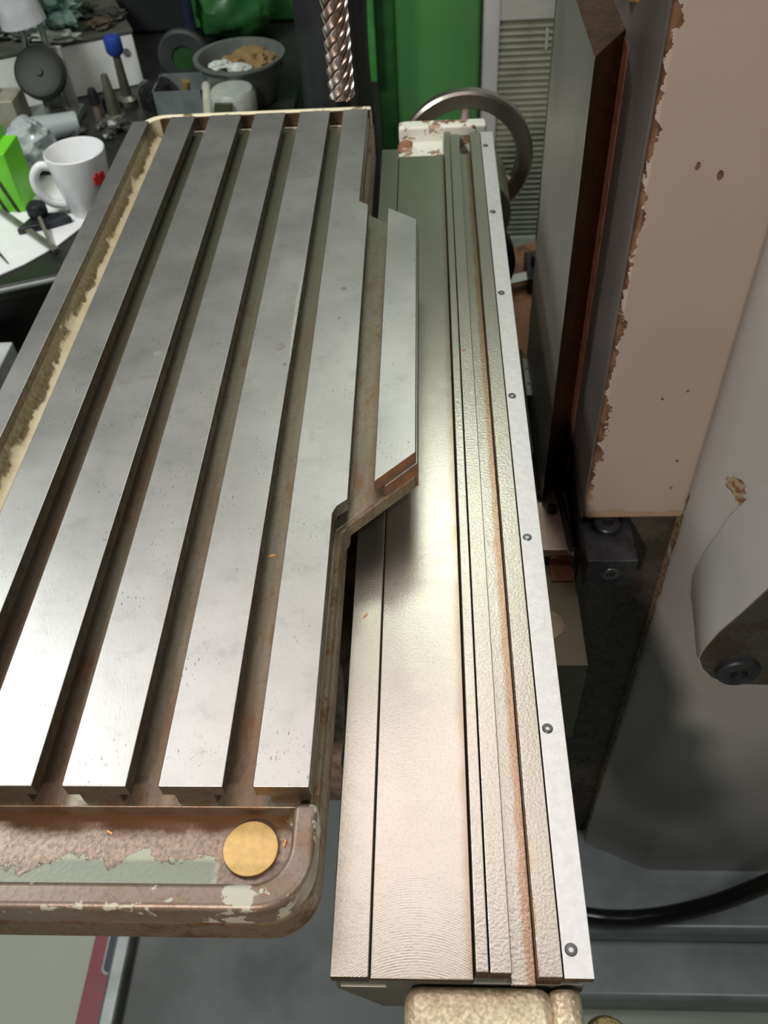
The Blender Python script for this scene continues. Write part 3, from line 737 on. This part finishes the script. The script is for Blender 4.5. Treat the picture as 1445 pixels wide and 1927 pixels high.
# white instrument box, turned slightly
ux, uy = Vector((.9165, .4000, 0)), Vector((-.4000, .9165, 0))
WB = thing('white_cabinet', (-.70, 1.58, ZB), 'low white cabinet with dark clutter on its top at the back of the bench', 'cabinet')
cr = Vector((-.506, 1.593, 0)); cc = cr-ux*.21+uy*.11
bm = B(); obox(bm, (cc.x, cc.y, ZB+.0425), ux, uy, (0, 0, 1), .21, .11, .0425)
obj('cabinet_body', bm, plain('white_enamel', (.76, .78, .74), .4, 0, .05), WB, bev=.003)
bm = B(); obox(bm, (cc.x, cc.y, ZB+.0880), ux, uy, (0, 0, 1), .212, .112, .003)
obj('cabinet_top', bm, plain('dark_grimy_top', (.07, .075, .06), .6), WB, bev=.001)
bm = B(); p = cr-ux*.018-uy*.0003; lathe(bm, (p.x, p.y, ZB+.058), -uy, [(0, 0), (.006, 0), (.006, .003), (0, .003)], 16)
obj('cabinet_button', bm, plain('grey_button', (.15, .16, .13), .5), WB)
# things lying on the cabinet
ZC = ZB+.091
bm = B(); q = cr-ux*.115+uy*.050; blob(bm, (q.x, q.y, ZC+.036), (.045, .040, .034), .35, 2.5, 4, 9)
tag(obj('teal_rag', bm, plain('teal_film', (.18, .30, .26), .4), smooth=True), 'crumpled teal plastic rag on top of the white cabinet', 'rag')
bm = B(); q = cr-ux*.125+uy*.012; blob(bm, (q.x, q.y, ZC+.008), (.035, .012, .010), .4, 3, 3, 4)
tag(obj('paper_scrap', bm, plain('pale_paper', (.50, .55, .48), .6), smooth=True), 'pale crumpled paper scrap at the front of the cabinet top', 'scrap')
for i, (u_, v_, r, c_, nm) in enumerate(((.020, .060, .014, (.05, .05, .045), 'blackish lump at the right end of the white cabinet top'),
        (.045, .030, .013, (.10, .075, .05), 'brown greasy lump near the right front corner of the cabinet top'),
        (.075, .110, .018, (.06, .07, .05), 'olive dark lump at the back right of the cabinet top'),
        (.165, .040, .016, (.09, .095, .085), 'grey lump left of the teal rag on the cabinet top'),
        (.215, .070, .018, (.045, .05, .045), 'dark lump behind the clear plastic head on the cabinet top'),
        (.300, .050, .020, (.42, .45, .42), 'pale crumpled lump at the left end of the cabinet top'))):
    q = cr-ux*u_+uy*v_
    bm = B(); blob(bm, (q.x, q.y, ZC+r*.62), (r*1.6, r*1.2, r*.6), .35, 3, 3, i+11)
    tag(obj('shop_scrap', bm, plain('scrap_stuff', c_, .5, .2), smooth=True), nm, 'scrap', 'clutter on the cabinet top')
bm = B(); q = cr-ux*.055+uy*.075; cyl(bm, (q.x-.02, q.y-.005, ZC+.036), (q.x+.022, q.y+.006, ZC+.042), .0035, 12)
tag(obj('copper_rod', bm, plain('copper', (.45, .24, .17), .4, .6)), 'short copper coloured rod on top of the clutter', 'rod')

# press stand in front of the cabinet: base, chrome rods, black dial, clear head
CHROME = plain('chrome_rod', (.50, .52, .50), .2, .9, .05)
PS = thing('dial_stand', (-.60, 1.45, ZB), 'stand with chrome rods, large black dial and clear plastic head before the white cabinet', 'dial stand')
bm = B(); box(bm, -.675, -.585, 1.435, 1.490, ZB, ZB+.014); obj('stand_base', bm, plain('grey_stand', (.30, .31, .30), .4, .4), PS, bev=.002)
for x in (-.638, -.606):
    bm = B(); cyl(bm, (x, 1.462, ZB+.012), (x, 1.462, ZB+.165), .0052, 16); obj('rod', bm, CHROME, PS, smooth=True)
bm = B(); lathe(bm, (-.618, 1.432, ZB+.087), (.08, -.75, .5), [(0, -.010), (.037, -.010), (.040, -.006), (.040, .004), (.036, .008), (.026, .004), (.006, .004), (.005, .008), (0, .008)], 40)
tag(obj('black_dial', bm, plain('black_dial', (.012, .014, .012), .6), PS, smooth=True), 'black round dial')
bm = B(); lathe(bm, (-.632, 1.465, ZB+.150), (-.1, 0, 1), [(0, 0), (.036, 0), (.034, .02), (.030, .11), (0, .11)], 24); obj('clear_head', bm, plain('frosted_plastic', (.50, .50, .52), .3, 0, .1), PS, smooth=True)
bm = B(); box(bm, -.648, -.590, 1.474, 1.480, ZB+.01, ZB+.11); obj('back_plate', bm, plain('grey_back_plate', (.42, .42, .42), .4, .2), PS, bev=.001)

def tool(name, x, y, prof, mat, label, cap=None, capm=None, tilt=(0, 0, 1)):
    t_ = thing(name, (x, y, ZB), label, 'tool')
    bm = B(); lathe(bm, (x, y, ZB), tilt, prof, 24); obj('tool_body', bm, mat, t_, smooth=True)
    if cap: bm = B(); lathe(bm, (x, y, ZB), tilt, cap, 20); obj('tool_cap', bm, capm, t_, smooth=True)
    return t_
OLIVE = plain('worn_tool_steel', (.24, .23, .18), .35, .7, .2)
tool('tool_holder', -.517, 1.515, [(0, 0), (.016, 0), (.017, .008), (.009, .014), (.0075, .05), (.0065, .082), (0, .082)], OLIVE, 'steel tool holder standing upright with a blue cap', [(0, .080), (.011, .080), (.0145, .086), (.0145, .102), (.012, .108), (0, .109)], plain('blue_plastic_cap', (.02, .05, .28), .35))
tool('tool_holder', -.522, 1.446, [(0, 0), (.016, 0), (.017, .010), (.011, .013), (.009, .045), (.0055, .075), (0, .077)], OLIVE, 'tapered steel tool holder standing just before the blue capped one')
tool('small_cutter', -.552, 1.452, [(0, 0), (.007, 0), (.006, .030), (0, .030)], plain('pink_shank', (.33, .24, .21), .4, .6), 'small cutter with black head and pinkish shank', [(0, .028), (.0085, .028), (.009, .04), (.006, .052), (0, .054)], BLACKMETAL)
bm = B(); lathe(bm, (-.541, 1.490, ZB), (0, 0, 1), [(0, 0), (.012, 0), (.014, .012), (.012, .024), (0, .026)], 20)
tag(obj('round_weight', bm, BLACKMETAL, smooth=True), 'small round black weight on the bench before the white cabinet', 'weight')
bm = B(); lathe(bm, (-.461, 1.505, ZB), (0, 0, 1), [(0, 0), (.030, 0), (.032, .02), (.026, .036), (.012, .040), (0, .040)], 32)
tag(obj('black_chuck', bm, plain('glossy_black', (.015, .015, .015), .15), smooth=True), 'glossy black round chuck right of the upright tool holders', 'chuck')
for i, (x, y, r) in enumerate(((-.535, 1.418, .011), (-.505, 1.41, .014), (-.575, 1.40, .010), (-.48, 1.40, .010), (-.52, 1.385, .009))):
    bm = B(); blob(bm, (x, y, ZB+r*.6), (r*1.3, r, r*.7), .3, 2, 3, i+30)
    tag(obj('steel_offcut', bm, plain('dark_offcut', (.09, .09, .085), .4, .5), smooth=True), ('dark steel offcut just behind the mug rim, nearest the table corner', 'largest dark steel offcut behind the mug', 'leftmost dark steel offcut behind the mug, by the clear tube', 'dark steel offcut closest to the edge rib end', 'frontmost dark steel offcut behind the mug')[i], 'offcut', 'dark offcuts behind the mug')

GW = thing('grinding_wheel', (-.418, 1.57, ZB), 'dark grey upright wheel with a green centre behind the bench clutter', 'wheel')
bm = B(); lathe(bm, (-.418, 1.56, ZB+.052), (0, 1, 0), [(.020, 0), (.040, 0), (.044, .004), (.044, .014), (.020, .014), (.020, 0)], 40); obj('wheel_ring', bm, plain('dark_wheel', (.035, .04, .038), .5), GW, smooth=True)
bm = B(); lathe(bm, (-.418, 1.563, ZB+.052), (0, 1, 0), [(0, 0), (.021, 0), (.021, .010), (0, .010)], 32); obj('wheel_centre', bm, plain('wheel_green', (.018, .07, .018), .5), GW)
bm = B(); box(bm, -.44, -.396, 1.55, 1.59, ZB, ZB+.012); obj('wheel_stand', bm, BLACKMETAL, GW)

def tubbox(name, x0, x1, y0, y1, h, m, label, cat='container'):
    bm = B(); box(bm, x0, x1, y0, y1, ZB, ZB+.002)
    for a in ((x0, x0+.002, y0, y1), (x1-.002, x1, y0, y1), (x0, x1, y0, y0+.002), (x0, x1, y1-.002, y1)): box(bm, *a, ZB, ZB+h)
    return tag(obj(name, bm, m), label, cat)
GREYCL = plain('cloudy_grey_plastic', (.17, .20, .195), .3, 0, .15)
tubbox('grey_tub', -.455, -.372, 1.455, 1.53, .040, GREYCL, 'cloudy grey plastic tub holding a brass tipped rod')
bm = B(); cyl(bm, (-.405, 1.475, ZB+.006), (-.398, 1.470, ZB+.050), .007, 16)
tag(obj('brass_rod', bm, plain('brass_tip', (.55, .36, .15), .35, .6)), 'brass tipped rod standing in the grey tub', 'rod')
bm = B(); cyl(bm, (-.366, 1.475, ZB+.040), (-.357, 1.405, ZB+.010), .008, 16)
tag(obj('cream_tube', bm, plain('cream_plastic', (.52, .52, .42), .4)), 'cream plastic tube leaning between the grey tub and the pale jar', 'tube')
SW = thing('white_jar', (-.335, 1.435, ZB), 'pale jar with a dark green square label in front of the bowl', 'jar')
bm = B(); lathe(bm, (-.312, 1.412, ZB), (0, 0, 1), [(0, 0), (.030, 0), (.036, .02), (.037, .050), (.032, .058), (0, .058)], 32); obj('jar_body', bm, plain('pale_jar', (.42, .46, .42), .35), SW, smooth=True)
bm = B(); obox(bm, (-.325, 1.373, ZB+.034), (1, -.1, 0), (0, 1, 0), (.25, 0, 1), .014, .0035, .018); obj('jar_label', bm, plain('dark_green_label', (.05, .06, .03), .5), SW)
BW = thing('grey_bowl', (-.312, 1.512, ZB), 'large translucent grey plastic bowl holding brown and white bits on the bench', 'bowl')
bm = B(); lathe(bm, (-.312, 1.512, ZB), (0, 0, 1), [(0, 0), (.050, 0), (.054, .004), (.070, .066), (.076, .068), (.076, .072), (.068, .071), (.051, .007), (0, .006)], 48)
obj('bowl_shell', bm, plain('smoky_bowl_plastic', (.13, .15, .135), .3, 0, .1), BW, smooth=True)
bm = B(); blob(bm, (-.297, 1.527, ZB+.051), (.042, .040, .018), .25, 3, 4, 5)
tag(obj('sponge', bm, plain('brown_sponge', (.26, .17, .07), .8), smooth=True), 'brown sponge inside the grey bowl', 'sponge')
for x, y, r, nm in ((-.343, 1.502, .014, 'smaller white wad at the left of the grey bowl'), (-.308, 1.480, .016, 'longer white wad in front of the brown sponge in the bowl')):
    bm = B(); blob(bm, (x, y, ZB+.060), (r*1.3, r*.8, r*.6), .2, 3, 3, int(x*-100))
    tag(obj('white_wad', bm, plain('white_wad', (.52, .56, .52), .7), smooth=True), nm, 'wad', 'white wads in the bowl')

# dark stuff behind the bench clutter
CLOTH = plain('black_cloth', (.014, .016, .018), .75, 0, .4, 14, .5)
bm = B()
def drape(bm, cx, cy, z0, z1, rx, ry, seed, n=64, m=50):
    rings = []
    for k in range(m+1):
        f = k/m; z = z0+(z1-z0)*f; ring = []
        for i in range(n):
            a = 2*PI*i/n; d = Vector((math.cos(a), math.sin(a), 0))
            s = 1+.16*noise.noise(Vector((d.x*2.2, d.y*2.2, z*3+seed)))+.07*noise.noise(Vector((d.x*6, d.y*6, z*6+seed)))
            if k == m: s *= .5
            ring.append(bm.verts.new((cx+d.x*rx*s, cy+d.y*ry*s, z)))
        rings.append(ring)
    for a, b in zip(rings, rings[1:]):
        for i in range(n): bm.faces.new((a[i], a[(i+1) % n], b[(i+1) % n], b[i]))
    bm.faces.new(rings[0][::-1]); bm.faces.new(rings[-1])
drape(bm, -.152, 1.50, -.98, .28, .058, .10, 2)
tag(obj('black_coat', bm, CLOTH, smooth=True), 'black coat hanging between the bench and the green cabinet', 'coat')
bm = B(); lathe(bm, (-.085, 1.468, -.135), (0, -1, 0), [(0, 0), (.006, 0), (.005, .004), (0, .005)], 12)
bm.free()
DG = thing('green_machine', (-.33, 1.95, ZB), 'dark green bench machine with rounded arm behind the grey bowl', 'machine')
DGM = plain('dark_green_enamel', (.025, .12, .03), .4, 0, .2, 10)
bm = B(); box(bm, -.44, -.20, 1.86, 2.1, ZB, ZB+.05); obj('machine_base', bm, DGM, DG, bev=.01)
bm = B(); cyl(bm, (-.42, 1.80, ZB+.03), (-.42, 1.80, ZB+.35), .035, 24, .028); obj('machine_arm', bm, DGM, DG, smooth=True)
bm = B(); blob(bm, (-.36, 1.78, ZB+.064), (.075, .08, .055), .08, 2, 4, 2); obj('machine_foot', bm, DGM, DG, smooth=True)
bm = B(); box(bm, -.33, -.24, 1.86, 2.0, ZB+.05, ZB+.36); obj('machine_head', bm, plain('deep_green_enamel', (.008, .05, .012), .4), DG, bev=.01)
bm = B(); box(bm, -.66, -.45, 1.83, 2.05, ZB, ZB+.40)
tag(obj('black_toolbox', bm, plain('black_toolbox_paint', (.010, .011, .013), .6), bev=.01), 'tall black tool box standing behind the white cabinet', 'tool box')
bm = B(); cyl(bm, (-.432, 1.71, ZB+.0), (-.432, 1.71, ZB+.30), .010, 16)
tag(obj('navy_pipe', bm, plain('navy_paint', (.015, .02, .05), .5)), 'thin navy blue upright pipe before the black tool box', 'pipe')
bm = B(); box(bm, -.98, -.800, 1.76, 1.86, ZB, ZB+.20)
tag(obj('red_box', bm, plain('red_plastic', (.65, .02, .02), .4), bev=.004), 'red plastic box at the upper left corner behind the cabinet', 'box')

# green cabinet beyond the table
GC = thing('green_cabinet', (0, 2.2, -1.0), 'tall bright green steel machine cabinet beyond the end mill', 'cabinet')
GCM = plain('green_cabinet_enamel', (.085, .27, .08), .38, 0, .06, 4)
bm = B(); box(bm, -.070, .1120, 2.0, 2.6, -1.0, .7); obj('cabinet_body', bm, GCM, GC, bev=.012, segs=4)
bm = B(); box(bm, -.112, -.0705, 2.02, 2.6, -1.0, .7); obj('recessed_side', bm, plain('recess_green_enamel', (.03, .12, .035), .4), GC, bev=.003)
bm = B(); box(bm, -.131, -.1125, 1.98, 2.6, -.42, .7); obj('side_panel', bm, plain('side_green_enamel', (.08, .36, .08), .4), GC, bev=.004)
# louvred heater
HE = thing('louvred_heater', (.30, 2.1, -1.0), 'white louvred ventilation unit standing right of the green cabinet', 'heater')
WHT = plain('white_heater_enamel', (.60, .63, .60), .4, 0, .04)
bm = B(); box(bm, .1500, .75, 2.03, 2.4, -1.0, .6); obj('housing', bm, plain('grey_recess', (.13, .14, .12), .6), HE)
bm = B(); box(bm, .1150, .1500, 1.975, 2.4, -1.0, .6); obj('side_post', bm, plain('white_post_enamel', (.70, .72, .76), .35, 0, .03), HE, bev=.006, segs=3)
bm = B(); box(bm, .1500, .75, 1.99, 2.03, -.312, .6); obj('top_panel', bm, WHT, HE, bev=.004)
bm = B(); box(bm, .1500, .75, 1.99, 2.03, -1.0, -.815); obj('bottom_panel', bm, WHT, HE, bev=.004)
bm = B(); box(bm, .2480, .2540, 1.992, 2.0, -.372, -.330); obj('catch', bm, WHT, HE, bev=.001)
SLM = plain('pale_green_slat', (.50, .54, .44), .5, 0, .1, 20)
bm = B(); prism_x(bm, [(1.995, -.327), (2.004, -.3235), (2.026, -.3165), (2.026, -.3195), (2.006, -.3275)], .1502, .74)
s0 = obj('slat', bm, SLM, HE, base=(.45, 2.01, -.32))
for k in range(1, 37):
    o = s0.copy(); COL.objects.link(o); o.location = s0.location+Vector((0, 0, -.0133*k))

# metal chips lying about
CHIP = plain('brass_chip', (.80, .34, .10), .35, .6, .1)
for i, (x, y, z, a) in enumerate(((-.0430, .3040, ZS, 1.0), (-.0905, .3025, 0, .2), (-.070, .1640, -.0262, .6), (-.155, .1575, -.0262, -.5), (-.0715, .1530, -.0262, 1.4), (.0245, .560, ZS, .3))):
    bm = B(); obox(bm, (x, y, z+.0004), (math.cos(a), math.sin(a), .1), (-math.sin(a), math.cos(a), 0), (0, 0, 1), .0016, .0004, .00025)
    lab = ('tiny orange metal chip on the left rail of the slideway', 'tiny orange metal chip on the front table rib', 'curled orange chip beside the brass drain plug', 'orange metal chip in the near gutter left of the drain plug', 'orange chip in the corner of the gutter', 'small orange chip on the middle guide rail')[i]
    tag(obj('metal_chip', bm, CHIP, base=(x, y, z)), lab, 'metal chip')
